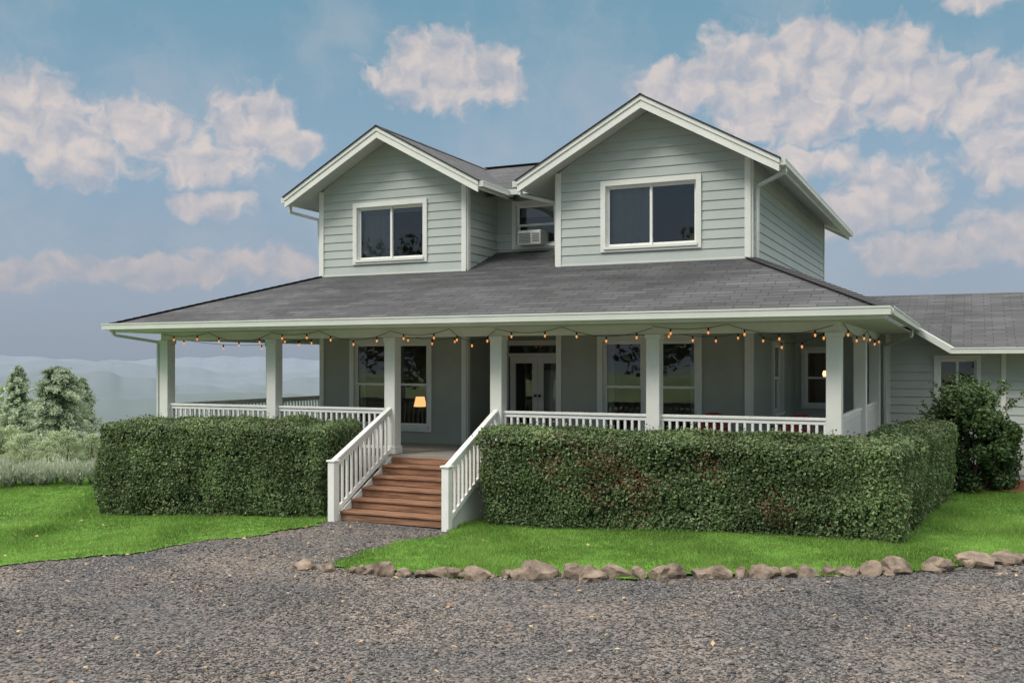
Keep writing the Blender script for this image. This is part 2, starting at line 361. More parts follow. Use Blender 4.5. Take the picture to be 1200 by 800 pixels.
cboard(Fr,.057,4.5,6.5,o=.033); cboard(Fb,.057,4.5,6.5,o=.033); cboard(Fr,Fr.L-.055,4.5,6.5,o=.033)
cboard(Fd,Fd.L-.057,4.5,6.5,o=.033); cboard(Fl,Fl.L-.057,4.5,6.5,o=.033)

# ---- roofs
def rplane(pts,u,th=TH,under=True,und=None):
    pts=[Vector(p) for p in pts]; n=(pts[1]-pts[0]).cross(pts[2]-pts[0]).normalized()
    if n.z<0: n=-n
    u=Vector(u).normalized(); v=n.cross(u)
    if v.z<0: v=-v
    shing.face(pts,[(p.dot(u),p.dot(v)) for p in pts])
    if under: (und or soff).face([p-Vector((0,0,th)) for p in pts])
    return n
def gable_roof(xc,hw,y0,y1,leftgut,rightgut):
    zt=AZ-SL*hw
    for sgn,gy in((-1,leftgut),(1,rightgut)):
        xe=xc+sgn*hw
        rplane([(xc,y0,AZ),(xe,y0,zt),(xe,y1,zt),(xc,y1,AZ)],(0,1,0),th=TH)
        trim.rake(xc,AZ-.004,xe,zt-.004,y0-.022,y0+.018,.235)
        trim.rake(xc,AZ-.006,xe+sgn*.01,zt-.006-SL*.01,y0-.045,y0-.0225,.085)
        shing.rake(xc,AZ+.018,xe+sgn*.03,zt+.018-SL*.03,y0-.07,y0+.05,.024)
        trim.rake(xc,AZ-.004,xe,zt-.004,y1-.02,y1+.02,.22)
        if gy is not None:
            ya,yb=gy
            gut.beam((xe+sgn*.055,ya,zt-.075),(xe+sgn*.055,yb,zt-.075),.11,.11)
            gut.beam((xe+sgn*.10,ya-.001,zt-.03),(xe+sgn*.10,yb,zt-.03),.03,.03)
            trim.beam((xe-sgn*.01,ya+.03,zt-.09),(xe-sgn*.01,yb,zt-.09),.02,.17)
    shing.rake(xc-.1,AZ-.035,xc,AZ+.03,y0-.06,y1,.02); shing.rake(xc,AZ+.03,xc+.1,AZ-.035,y0-.06,y1,.02)
gable_roof(-11.44,2.41,1.75,12.7,(1.74,12.7),(1.74,3.2))
gable_roof(-5.615,2.54,1.75,12.7,(1.74,3.2),(1.74,12.7))
CZ=7.76; cy=7.0
rplane([(-11.44,3.12,6.42),(-5.615,3.12,6.42),(-5.615,cy,CZ),(-11.44,cy,CZ)],(1,0,0),th=.12)
rplane([(-11.44,12.7,5.9),(-5.615,12.7,5.9),(-5.615,cy,CZ),(-11.44,cy,CZ)],(1,0,0),th=.12)
shing.beam((-11.44,cy,CZ+.012),(-5.615,cy,CZ+.012),.26,.02)
gut.beam((-9.05,3.06,6.35),(-8.1,3.06,6.35),.11,.11)
# porch roof
A=(-16.42,-OV,EZ); Bp=(PX1+.8,-OV,EZ); C=(XR,YF,RZ); D=(XL,YF,RZ); XE=PX1+.8
sl=(RZ-EZ)/(YF+OV)
rplane([A,Bp,C,D],(1,0,0),under=False)
rplane([(G1,YF-.001,RZ),(G2,YF-.001,RZ),(G2,YR+.02,RZ+sl*1.46),(G1,YR+.02,RZ+sl*1.46)],(1,0,0),under=False)
rplane([A,(-16.42,12.6,EZ),(XL,12.6,RZ),D],(0,1,0),under=False)
rplane([Bp,(XE,8.46,EZ),(XR,8.46,RZ),C],(0,1,0),under=False)
for p,q in((A,D),(Bp,C)):
    n=14
    for i in range(n*2):
        a=Vector(p).lerp(Vector(q),i/(2*n)); b_=Vector(p).lerp(Vector(q),(i+1.15)/(2*n))
        shing.beam(a+Vector((0,0,.012)),b_+Vector((0,0,.004)),.24,.015)
for F in (Fa,Fe): gut.lbox(F,0,F.L,-.01,.022,4.6,4.685)
def gutter(p,q,out):
    p=Vector(p);q=Vector(q); o=Vector(out)
    gut.beam(p+o*.06-Vector((0,0,.075)),q+o*.06-Vector((0,0,.075)),.12,.12)
    gut.beam(p+o*.115-Vector((0,0,.025)),q+o*.115-Vector((0,0,.025)),.03,.028)
    gut.beam(p+o*.112-Vector((0,0,.127)),q+o*.112-Vector((0,0,.127)),.02,.02)
gutter((-16.5,-OV,EZ+.02),(XE+.08,-OV,EZ+.02),(0,-1,0)); gutter((-16.42,-.88,EZ+.018),(-16.42,12.6,EZ+.018),(-1,0,0)); gutter((XE,-.88,EZ+.018),(XE,6.95,EZ+.018),(1,0,0))
trim.beam((-16.4,-OV+.02,EZ-.09),(XE-.01,-OV+.02,EZ-.09),.03,.16)
ceil=B(); ceil.box(-16.38,XR,-OV+.04,12.5,CE,CE+.02); ceil.box(XR,XE-.03,-OV+.04,7.34,CE,CE+.02); ceil.make('porch_ceiling',M_soff,house)
trim.box(PX0-.09,PX1+.09,-.09,.09,3.20,CE-.002); trim.box(PX0-.088,PX0+.088,.09,11,3.20,CE-.002); trim.box(PX1-.088,PX1+.088,.09,7.28,3.20,CE-.002)
# ---- wing
wing_y=7.3
Fw=Frame((XR,wing_y),(13,wing_y))
W1=(.22,.98,1.75,3.0); W3=(3.02,3.78,1.88,2.80)
wallsheet(side,Fw,.1,3.10,holes=[W1,W3]); window(Fw,W1,'hung',.08); window(Fw,W3,'slider',.08)
side.face([(XR,wing_y,3.10),(-.42,wing_y,3.10),(-1.1,wing_y,3.42),(XR,wing_y,3.42)])
trim.lbox(Fw,1.95,2.05,-.02,.035,1.0,CE)
trim.lbox(Fw,4.25,4.34,-.02,.035,.2,3.0)
wz=3.02; wsl=(4.47-wz)/4.8
rplane([(-.4,6.7,wz),(13.5,6.7,wz),(13.5,11.5,4.47),(-.4,11.5,4.47)],(1,0,0),under=False)
rplane([(XR,8.46,wz+wsl*1.76),(-.4,8.46,wz+wsl*1.76),(-.4,11.5,4.47),(XR,11.5,4.47)],(1,0,0),under=False)
rplane([(-1.13,6.9,3.53),(-.4,6.7,wz),(-.4,8.46,wz+wsl*1.76)],(1,0,0),under=False)
rplane([(-1.13,6.9,3.53),(-.4,8.46,wz+wsl*1.76),(-1.13,8.46,wz+wsl*1.76)],(1,0,0),under=False)
rplane([(XR,11.5,4.47),(13.5,11.5,4.47),(13.5,16.3,3.02),(XR,16.3,3.02)],(1,0,0),under=False)
soff.box(-.4,13.4,6.72,7.4,2.97,2.985)
gutter((-.4,6.7,3.05),(13.5,6.7,3.05),(0,-1,0))
gut.beam((-1.12,6.90,3.46),(-.36,6.64,2.975),.12,.13)
soff.face([(-1.13,6.93,3.40),(-.4,6.7,2.93),(-.4,7.29,2.97),(-1.13,7.29,3.40)])
wallsheet(side,Frame((13,wing_y),(13,15.7)),.1,3.1,lap=True); wallsheet(side,Frame((13,15.7),(XR,15.7)),.1,3.1,lap=False)
side.face([(13,wing_y,3.1),(13,15.7,3.1),(13,11.5,4.4)])
# ---- porch floor
deck=B()
y=-.14
while y<9: deck.box(PX0-.16,PX1+.16,y,y+.134,FL-.03,FL); y+=.14
deck.make('porch_deck',M_deck,house)
trim.box(PX0-.14,PX1+.14,-.15,-.12,.72,FL-.035); wall.box(PX0-.1,PX1+.1,-.1,-.08,-.3,.74)
wall.box(PX1+.08,PX1+.1,-.08,7.2,-.2,.95); wall.box(PX0-.1,PX0-.08,-.08,9,-.5,.95)
# ---- posts
posts=B()
PXs=[-15.6,-12.75,-9.96,-7.73,-4.82,-1.93]
def post(x,y):
    w=.115; posts.box(x-w,x+w,y-w,y+w,FL+.002,3.2); posts.box(x-w-.02,x+w+.02,y-w-.02,y+w+.02,FL+.001,FL+.14); posts.box(x-w-.018,x+w+.018,y-w-.018,y+w+.018,3.12,3.198)
for x in PXs: post(x,0)
for yy in (3.5,6.5,9): post(PX0,yy)
for yy in (3.9,7.0): post(PX1,yy)
posts.make('porch_posts',M_trim,house,bevel=.008)
# ---- railings
rail=B()
def railing(p,q):
    F=Frame(p,q); L=F.L
    rail.lbox(F,.1,L-.1,-.045,.045,1.815,1.86); rail.lbox(F,.1,L-.1,-.025,.025,1.75,1.815); rail.lbox(F,.1,L-.1,-.03,.03,1.09,1.14)
    n=int((L-.25)/.125)
    for i in range(n+1):
        s=.14+(L-.28)*i/n; rail.lbox(F,s-.021,s+.021,-.021,.021,1.14,1.75)
for a,b_ in ((0,1),(1,2),(3,4),(4,5)): railing((PXs[a],0),(PXs[b_],0))
railing((PX0,3.5),(PX0,0)); railing((PX0,6.5),(PX0,3.5)); railing((PX0,9),(PX0,6.5)); railing((PX1,0),(PX1,3.9)); railing((PX1,3.9),(PX1,7.0))
NY=-1.93
for x in (-9.96,-7.73):
    z_b=0.98; z_t=1.83; base_b=.15; base_t=1.07
    rail.box(x-.065,x+.065,NY-.065,NY+.065,-.1,1.02); rail.box(x-.085,x+.085,NY-.085,NY+.085,1.02,1.05)
    rail.beam((x,NY-.03,z_b+.03),(x,-.10,z_t+.03),.10,.045); rail.beam((x,NY+.05,z_b-.03),(x,-.10,z_t-.03),.045,.08)
    rail.beam((x,NY+.06,base_b),(x,-.10,base_t),.05,.08)
    n=13
    for i in range(1,n):
        t=i/n; yy=NY+(-.1-NY)*t; rail.box(x-.022,x+.022,yy-.022,yy+.022,base_b+(base_t-base_b)*t,z_b+(z_t-z_b)*t-.03)
rail.make('railings',M_white,house,bevel=.004)
# stairs
st=B(); x0,x1=-9.89,-7.80; nR=6; rise=FL/nR; run=.33
for i in range(1,nR):
    z=FL-rise*i; yb=-.15-run*(i-1)
    st.box(x0,x1,yb-run*.5+.003,yb-.002,z-.04,z); st.box(x0,x1,yb-run-.03,yb-run*.5-.003,z-.04,z)
    st.box(x0+.01,x1-.01,yb-run,yb-run+.02,z-rise+.002,z-.042)
st.box(x0+.01,x1-.01,-.175,-.152,FL-rise+.002,FL-.036)
st.make('stair_treads',M_stair,house,bevel=.006)
sb=B()
for x in (x0-.035,x1+.002):
    sb.hexa([(x,-.15,-.1),(x+.033,-.15,-.1),(x+.033,-1.86,-.1),(x,-1.86,-.1),(x,-.15,.93),(x+.033,-.15,.93),(x+.033,-1.86,.12),(x,-1.86,.12)])
sb.make('stair_stringers',M_trim,house)
# ---- downspouts
def spout(pts,w=.06):
    for p,q in zip(pts[:-1],pts[1:]): gut.beam(p,q,w,w,up=(.3,.9,.1) if abs(p[2]-q[2])>.5*max(abs(p[0]-q[0]),abs(p[1]-q[1]),.01) else (0,0,1))
spout([(-3.02,2.0,6.24),(-3.02,2.0,6.12),(-3.58,2.42,5.98),(-3.60,2.45,4.6)])
spout([(-13.9,2.0,6.27),(-13.9,2.0,6.1),(-13.4,2.4,5.95),(-13.36,2.42,4.7)])
spout([(-8.25,2.1,6.25),(-8.25,2.1,6.1),(-7.65,2.5,5.95),(-7.62,2.5,4.9)])
spout([(-16.3,-.8,3.40),(-16.3,-.8,3.30),(-15.75,-.1,3.16),(-15.75,-.1,1.0)])
spout([(XE,6.0,3.40),(XE,6.0,3.28),(-1.72,7.1,3.1),(-1.72,7.22,1.0)])

side.make('siding',M_side,house); wall.make('porch_walls',M_wall,house); trim.make('trim',M_trim,house)
glassb.make('window_panes',M_glass,house); room.make('interior_rooms',M_room,house); blind.make('blinds_and_curtains',M_blind,house)
white.make('sashes_and_doors',M_white,house); shing.make('shingle_roof',M_shing,house); soff.make('soffits',M_soff,house); gut.make('gutters',M_gut,house)
lb=B(); lb.cyl((-11.2,3.15,1.74),(-11.2,3.15,1.96),.15,12,.10); lb.make('lamp_shade',M_shade,house)
lb=B(); lb.cyl((-11.2,3.15,1.0),(-11.2,3.15,1.74),.02,8); lb.cyl((-11.2,3.15,1.0),(-11.2,3.15,1.03),.12,12); lb.make('lamp_stand',M_metal,house)
lb=B()
for dx in (-.12,.1): lb.cyl((-3.05+dx,8.4,2.46),(-3.05+dx,8.4,2.53),.05,10,.03); lb.cyl((-3.05+dx,8.4,2.39),(-3.05+dx,8.4,2.46),.03,10,.05)
lb.make('ceiling_lamp_globes',M_lit,house)
lb=B(); lb.cyl((-3.06,8.4,2.53),(-3.06,8.4,3.0),.012,6); lb.beam((-3.2,8.4,2.54),(-2.93,8.4,2.54),.015,.015); lb.make('ceiling_lamp_stem',M_metal,house)

# ---- AC unit
ac=empty('window_air_conditioner'); b=B(); b.box(-8.93,-8.38,3.42,3.9,5.26,5.58); b.make('case',M_ac,ac,bevel=.02)
b=B()
for i in range(7): b.box(-8.89,-8.62,3.405,3.425,5.31+.032*i,5.325+.032*i)
for i in range(4): b.box(-8.57,-8.42,3.405,3.425,5.34+.05*i,5.36+.05*i)
b.make('grille',M_grille,ac)

# ---- string lights
sl_=empty('string_lights'); wire=B(); sock=B(); bulbs=B()
def strand(p,q,sag,nb):
    p=Vector(p);q=Vector(q); N=nb*2; prev=p
    for i in range(1,N+1):
        t=i/N; c=p.lerp(q,t)-Vector((0,0,sag*4*t*(1-t))); wire.beam(prev,c,.009,.009); prev=c
        if i%2==1 :
            sock.cyl(c-Vector((0,0,.055)),c,.015,6)
            k=c-Vector((0,0,.08))
            bulbs.cyl(k-Vector((0,0,.026)),k,.008,8,.019); bulbs.cyl(k,k+Vector((0,0,.026)),.019,8,.012)
for i in range(5):
    xa,xb=PXs[i],PXs[i+1]; m_=xa+(xb-xa)*random.uniform(.4,.6); strand((xa,-.14,3.33),(m_,-.14,3.34),random.uniform(.06,.12),2); strand((m_,-.14,3.34),(xb,-.14,3.30),random.uniform(.12,.24),3)
strand((PX1+.13,0,3.33),(PX1+.13,3.9,3.33),.15,3); strand((PX1+.13,3.9,3.33),(PX1+.13,7,3.33),.15,3)
strand((PX0,-.1,3.3),(-13.3,2.2,3.3),.2,4); strand((-13.3,2.2,3.3),(-12.75,.1,3.3),.12,3)
strand((-9.96,.1,3.3),(-9.58,2.25,3.3),.12,3); strand((-4.82,.1,3.3),(-3.7,2.2,3.3),.12,4); strand((-3.6,2.2,3.3),(-1.93,.1,3.3),.25,4)
wire.make('wire',M_blk,sl_); sock.make('sockets',M_blk,sl_); bulbs.make('bulbs',M_bulb,sl_)

# ---- porch chairs
def chair(x,y,ang,name='metal_patio_chair'):
    e=empty(name,(x,y,FL)); e.rotation_euler=(0,0,ang); b=B()
    n=10; h0,h1=.43,.84
    for i in range(n):
        a0=math.pi*(.05+.9*i/n); a1=math.pi*(.05+.9*(i+1)/n)
        def pt(a,z,r): return (r*math.cos(a),.05+r*.9*math.sin(a),z)
        def top(a): return h0+.12+(h1-h0-.12)*math.sin(a)**.7
        b.hexa([pt(a0,h0,.25),pt(a1,h0,.25),pt(a1,h0,.27),pt(a0,h0,.27),pt(a0,top(a0),.29),pt(a1,top(a1),.29),pt(a1,top(a1),.31),pt(a0,top(a0),.31)])
    b.box(-.25,.25,-.22,.25,.40,.43); b.make('seat_and_back',M_red,e,bevel=.01)
    b=B()
    for sx in(-1,1):
        for sy in (-1,1): b.cyl((sx*.2,sy*.18,.41),(sx*.25,sy*.25,.0),.014,8)
        b.cyl((sx*.3,-.2,.64),(sx*.28,.1,.64),.014,8); b.cyl((sx*.3,-.2,.64),(sx*.24,-.18,.42),.012,8)
    b.make('frame_legs',M_metal,e)
chair(-4.1,1.1,.2); chair(-2.75,1.2,-.4)

# ---------------------------------------------------------------- foliage gens
def leaves(P,Nn,size,spread=.8,asp=.6):
    n=len(P); Nn=Nn+rng.normal(0,spread,(n,3)); Nn/=np.linalg.norm(Nn,axis=1)[:,None]+1e-9
    t=rng.normal(0,1,(n,3)); t-=Nn*(t*Nn).sum(1)[:,None]; t/=np.linalg.norm(t,axis=1)[:,None]+1e-9
    b=np.cross(Nn,t); s=(size*rng.uniform(.6,1.3,n))[:,None]
    V=np.stack([P-t*s,P-b*s*asp+Nn*s*.15,P+t*s,P+b*s*asp+Nn*s*.15],1).reshape(-1,3)
    return V,np.arange(n*4).reshape(n,4)
def nz(P,f,seed=0):
    r=np.random.default_rng(seed); o=0
    for k in range(5):
        d=r.normal(0,1,(3,))*f*(1.6**k); o=o+np.sin(P@d+r.uniform(0,6))*(.62**k)
    return o/1.9
def hedge_box(x0,x1,y0,y1,zt,dens,seed,shear=0,rad=.2):
    zb=min(Hf(x0,y0),Hf(x1,y1))-.05
    def samp(n,a,b_,c,d,e,f,nv):
        p=np.stack([rng.uniform(a,b_,n),rng.uniform(c,d,n),rng.uniform(e,f,n)],1); return p,np.tile(nv,(n,1)).astype(float)
    faces=[samp(int(dens*(x1-x0)*(zt-zb)),x0,x1,y0,y0,zb,zt,(0,-1,0)),samp(int(dens*.9*(x1-x0)*(y1-y0)),x0,x1,y0,y1,zt,zt,(0,0,1)),
      samp(int(dens*(y1-y0)*(zt-zb)),x1,x1,y0,y1,zb,zt,(1,0,0)),samp(int(dens*(y1-y0)*(zt-zb)),x0,x0,y0,y1,zb,zt,(-1,0,0)),
      samp(int(dens*.3*(x1-x0)*(zt-zb)),x0,x1,y1,y1,zb,zt,(0,1,0))]
    P=np.concatenate([f[0] for f in faces]); Nn=np.concatenate([f[1] for f in faces])
    lo=np.array([x0+rad,y0+rad,zb-1]); hi=np.array([x1-rad,y1-rad,zt-rad]); q=np.clip(P,lo,hi); d=P-q; ln=np.linalg.norm(d,axis=1)[:,None]+1e-6
    Nn=d/ln; P=q+Nn*rad
    bumpy=nz(P,1.5,seed)*.085+nz(P,6,seed+1)*.04
    taper=-.10*np.clip(1-(P[:,2]-zb)/.6,0,1)
    depth=-rng.exponential(.038,len(P))+rng.normal(0,.012,len(P))
    stray=(rng.random(len(P))<.025)*rng.uniform(0,.12,len(P))
    P=P+Nn*(bumpy+taper+depth+stray)[:,None]
    g=nz(P,5,seed+5); keep=(g>-.6)|(rng.random(len(P))<.35)
    P=P[keep];Nn=Nn[keep];depth=depth[keep]; bm_=bumpy[keep]
    P[:,0]+=shear*(P[:,1]-y0)
    return P,Nn,depth+bm_*.8
def hedge(name,boxes,dens=3500,red=None):
    e=empty(name); Ps=[];Ns=[];Ds=[]; core=B()
    for i,(x0,x1,y0,y1,zt,sh) in enumerate(boxes):
        P,Nn,D_=hedge_box(x0,x1,y0,y1,zt,dens,11+i*3+len(name),sh); Ps.append(P);Ns.append(Nn);Ds.append(D_)
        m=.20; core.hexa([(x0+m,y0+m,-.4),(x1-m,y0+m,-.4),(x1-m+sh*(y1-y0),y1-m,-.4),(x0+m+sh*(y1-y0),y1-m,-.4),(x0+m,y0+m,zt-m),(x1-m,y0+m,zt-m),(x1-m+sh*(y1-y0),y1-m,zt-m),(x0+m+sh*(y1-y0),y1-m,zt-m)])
    P=np.concatenate(Ps);Nn=np.concatenate(Ns);D_=np.concatenate(Ds)
    V,F=leaves(P,Nn,.025,.65)
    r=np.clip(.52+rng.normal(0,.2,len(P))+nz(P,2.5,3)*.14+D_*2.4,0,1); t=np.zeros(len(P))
    if red:
        for (rx,rz,rr) in red:
            dd=np.hypot(P[:,0]-rx,P[:,2]-rz)/rr; t=np.maximum(t,(rng.random(len(P))<np.clip(.6*(1-dd)+nz(P,5,9)*.2,0,.45))*rng.uniform(.4,1,len(P)))
    t=np.maximum(t,(rng.random(len(P))<.012)*.7)
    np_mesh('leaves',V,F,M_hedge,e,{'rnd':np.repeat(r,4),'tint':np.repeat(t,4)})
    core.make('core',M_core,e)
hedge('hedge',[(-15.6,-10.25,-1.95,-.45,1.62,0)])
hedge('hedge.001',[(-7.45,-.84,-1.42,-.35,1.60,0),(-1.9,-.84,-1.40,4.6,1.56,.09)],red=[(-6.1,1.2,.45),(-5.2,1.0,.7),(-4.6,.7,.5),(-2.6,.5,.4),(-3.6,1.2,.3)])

def ellip_leaves(c,r,n,size,shell=.5,spread=.9):
    d=rng.normal(0,1,(n,3)); d/=np.linalg.norm(d,axis=1)[:,None]
    rad=rng.uniform(shell,1,n)**.6
    P=np.array(c)+d*rad[:,None]*np.array(r); return P,d
def shrub(name,loc,hgt,rad,m,n=44000,size=.036,seed=5):
    random.seed(seed); e=empty(name,loc); Ps=[];Ns=[]; b=B(); k=110
    for i in range(k):
        a=random.uniform(0,6.28); t=random.uniform(.05,1)**.8; prof=min(1,.72+.5*t) if t<.55 else max(.25,1-(t-.55)*1.5)
        rr=rad*prof*random.uniform(.25,1.0)**.6; c=(math.cos(a)*rr,math.sin(a)*rr,t*hgt*random.uniform(.85,1.02))
        q=random.uniform(.15,.28); P,Nn=ellip_leaves(c,(q,q,q*1.2),n//k,size,.1); Ps.append(P);Ns.append(Nn)
        if i%3==0: b.cyl((random.uniform(-.1,.1),random.uniform(-.1,.1),-.05),c,.018,5,.006)
    for i in range(40):
        a=random.uniform(0,6.28); rr=rad*random.uniform(.2,.9); z0_=hgt*random.uniform(.5,1.0); tip=(math.cos(a)*rr*1.3,math.sin(a)*rr*1.3,z0_+random.uniform(.1,.35)); s_=rng.uniform(0,1,60)[:,None]
        st_=np.array((math.cos(a)*rr*.7,math.sin(a)*rr*.7,z0_-.2)); P=st_+(np.array(tip)-st_)*s_+rng.normal(0,.03,(60,3)); Ps.append(P); Ns.append(rng.normal(0,1,(60,3)))
        b.cyl(tuple(st_),tip,.006,4,.002)
    P=np.concatenate(Ps);Nn=np.concatenate(Ns); V,F=leaves(P,Nn,size)
    rad_=np.hypot(P[:,0],P[:,1])/rad
    rr=np.clip(.05+.35*(P[:,2]/hgt)+.25*rad_+rng.normal(0,.2,len(P)),0,1)
    np_mesh('leaves',V,F,m,e,{'rnd':np.repeat(rr,4)}); b.make('stems',M_bark,e)
shrub('garden_shrub',(-.05,5.5,Hf(-.05,5.5)),2.0,.98,M_bush)

def decid(h,rx,n,size,m,clumps=40,seed=1,lo=.25):
    random.seed(seed); V_=[];N_=[]; b=B(); b.cyl((0,0,-.5),(0.1,0,h*.45),.04*h*.6,8,.02*h*.6); b.cyl((.1,0,h*.45),(0,.1,h*.9),.02*h*.6,6,.01)
    for i in range(clumps):
        a=random.uniform(0,6.28); t=random.uniform(lo,.95); prof=math.sin(min(1,(t-lo+.12)/(1-lo+.12))*math.pi)**.55
        rr=rx*prof*random.uniform(.35,.95); c=np.array([math.cos(a)*rr,math.sin(a)*rr,t*h])
        if i%3==0: b.cyl((0,0,t*h*.6),tuple(c),.03,5,.012)
        k=rx*random.uniform(.2,.36); P,Nn=ellip_leaves(c,(k,k,k*.75),n//clumps,size,.2); V_.append(P);N_.append(Nn)
    P=np.concatenate(V_);Nn=np.concatenate(N_); V,F=leaves(P,Nn,size)
    shade=np.repeat(rng.normal(0,.15,clumps),n//clumps)
    r=np.clip(.3+.4*P[:,2]/h+rng.normal(0,.15,len(P))+shade,0,1)
    return (V,F,np.repeat(r,4)),b
def conif(h,rx,n,size,seed=2,pw=.75):
    random.seed(seed); b=B(); b.cyl((0,0,-.5),(0,0,h*.97),.03*h*.5,8,.01); Ps=[];Ns=[]; Rr=[]
    lv=int(h*5); per=11; k=max(4,n//(lv*per))
    for l in range(lv):
        t=.03+.95*l/lv; L=rx*(1-t)**pw*random.uniform(.65,1.15)+.08
        for j in range(per):
            a=random.uniform(0,6.28); ll=L*random.uniform(.55,1.15)
            s=rng.uniform(.1,1,k); w=.20*ll*(1-s*.6)+.03
            P=np.stack([math.cos(a)*ll*s+rng.normal(0,1,k)*w*.6,math.sin(a)*ll*s+rng.normal(0,1,k)*w*.6,t*h+.12*ll-.28*ll*s**1.5+rng.normal(0,.05,k)],1)
            Ps.append(P); Ns.append(np.stack([np.cos(a)*s,np.sin(a)*s,.8+0*s],1)); Rr.append(np.clip(.05+.7*s+rng.normal(0,.15,k),0,1))
            if j%3==0: b.cyl((0,0,t*h+.05*ll),(math.cos(a)*ll*.8,math.sin(a)*ll*.8,t*h-.1*ll),.012,4,.004)
    P=np.concatenate(Ps); V,F=leaves(P,np.concatenate(Ns),size,.6,.4); return (V,F,np.repeat(np.concatenate(Rr),4)),b
def plant(name,x,y,data,m,rot=0,s=1,cache={}):
    (V,F,r),b=data; e=empty(name,(x,y,Hf(x,y))); e.rotation_euler=(0,0,rot); e.scale=(s,s,s)
    k=id(data)
    if k not in cache:
        o=np_mesh('crown',V,F,m,e,{'rnd':r}); t=b.make('trunk',M_bark,e); cache[k]=(o.data,t.data)
    else:
        a,c=cache[k]; obj('crown',a,e); obj('trunk',c,e)
C1=conif(5.5,1.45,22000,.07,3); C2=conif(9.0,2.4,14000,.16,5); C3=conif(4.6,2.3,36000,.065,8,.6); D2=decid(3.4,1.7,12000,.06,M_tree,44,9,.1)
plant('conifer_tree',-33.6,10.6,C1,M_con,0); plant('conifer_tree',-30.2,9.6,C3,M_con,0,1); plant('conifer_tree',-36.2,9.2,C1,M_con,2.2,1.05)
plant('conifer_tree',-34.2,14.2,C1,M_con,2,1.05); plant('conifer_tree',-31.0,5.6,C1,M_con,3,.8); plant('conifer_tree',-38.7,33,C2,M_con,2,1.0)
for i,(x,y,s) in enumerate([(-27.0,5.6,.36),(-28.0,4.4,.42),(-29.2,6.6,.55),(-26.2,6.6,.34),(-30.4,7.4,.6),(-28.0,7.8,.48),(-26.6,3.4,.36),(-29.6,2.6,.5),(-27.4,8.6,.44),(-25.4,5.2,.25)]):
    plant('leafy_shrub',x,y,D2,M_tree,i*1.3,s)
def mass(name,pts,m,size,nper,hh):
    Ps=[];Ns=[];Rr=[]
    for (x,y,h,r) in pts:
        z=Hf(x,y)
        for c in range(9):
            a=random.uniform(0,6.28); q=random.uniform(0,.7)*r; P,Nn=ellip_leaves((x+math.cos(a)*q,y+math.sin(a)*q,z+h*random.uniform(.3,.85)),(r*.45,r*.45,h*.2),nper//9,size,.3)
            Ps.append(P);Ns.append(Nn);Rr.append(np.clip(.3+.4*(P[:,2]-z)/h+rng.normal(0,.15,len(P)),0,1))
    P=np.concatenate(Ps); V,F=leaves(P,np.concatenate(Ns),size); return np_mesh(name,V,F,m,None,{'rnd':np.repeat(np.concatenate(Rr),4)})
random.seed(8)
pts=[]
for i in range(40):
    a=R(random.uniform(-66,-48.8)); d=random.uniform(44,85); pts.append((math.sin(a)*d,-16+math.cos(a)*d,random.uniform(5,8),random.uniform(2,3.4)))
mass('distant_trees',pts,M_tree,.2,1800,8)
mass('roadside_treeline',[(-45+i*4.6+random.uniform(-1.5,1.5),-46+random.uniform(-5,5),random.uniform(9,15),random.uniform(3,4.5)) for i in range(20)],M_darktree,.28,1500,12)
# grey shrub border
Ps=[]
for i in range(130):
    t=random.random(); x=-25+t*7+random.uniform(-.5,.5); y=-4.2+t*8.4+random.uniform(-.4,.4); z=Hf(x,y); r=random.uniform(.3,.6)
    n_=520; a=rng.uniform(0,6.28,n_); q=rng.uniform(0,1,n_); lean=rng.uniform(0,1,n_)*r
    Ps.append(np.stack([x+np.cos(a)*lean*q,y+np.sin(a)*lean*q,z+q*r*1.25*(1-.3*lean/r)],1))
P=np.concatenate(Ps); n=len(P)
V=np.stack([P+rng.normal(0,.012,(n,3)),P+rng.normal(0,.012,(n,3)),P+rng.normal(0,.02,(n,3))+np.array([0,0,.10])],1).reshape(-1,3)
rr=np.clip(.15+.8*(P[:,2]-H(P[:,0],P[:,1]))/.6+rng.normal(0,.15,n),0,1)
np_mesh('lavender_border',V,np.arange(n*3).reshape(n,3),M_lav,None,{'rnd':np.repeat(rr,3)})

# ---------------------------------------------------------------- terrain
def grid(name,xs,ys,zf,m,mask=None):
    X,Y=np.meshgrid(xs,ys); Z=zf(X,Y); V=np.stack([X,Y,Z],-1).reshape(-1,3); nx,ny=len(xs),len(ys)
    i,j=np.meshgrid(np.arange(nx-1),np.arange(ny-1)); a=(j*nx+i).ravel(); F=np.stack([a,a+1,a+nx+1,a+nx],1)
    if mask is not None:
        cx=(xs[:-1]+xs[1:])/2; cy_=(ys[:-1]+ys[1:])/2; CX,CY=np.meshgrid(cx,cy_); F=F[mask(CX.ravel(),CY.ravel())]
    return np_mesh(name,V,F,m,None,smooth=True)
t=np.linspace(-1,1,241); s_=np.sign(t)*(np.abs(t)*60+np.abs(t)**6*9000)
def gz(X,Y):
    near=(X>-26)&(X<14)&(Y>-38)&(Y<8); return H(X,Y)-np.where(near,.12,.0)
grid('ground',s_-5,s_,gz,M_ground)
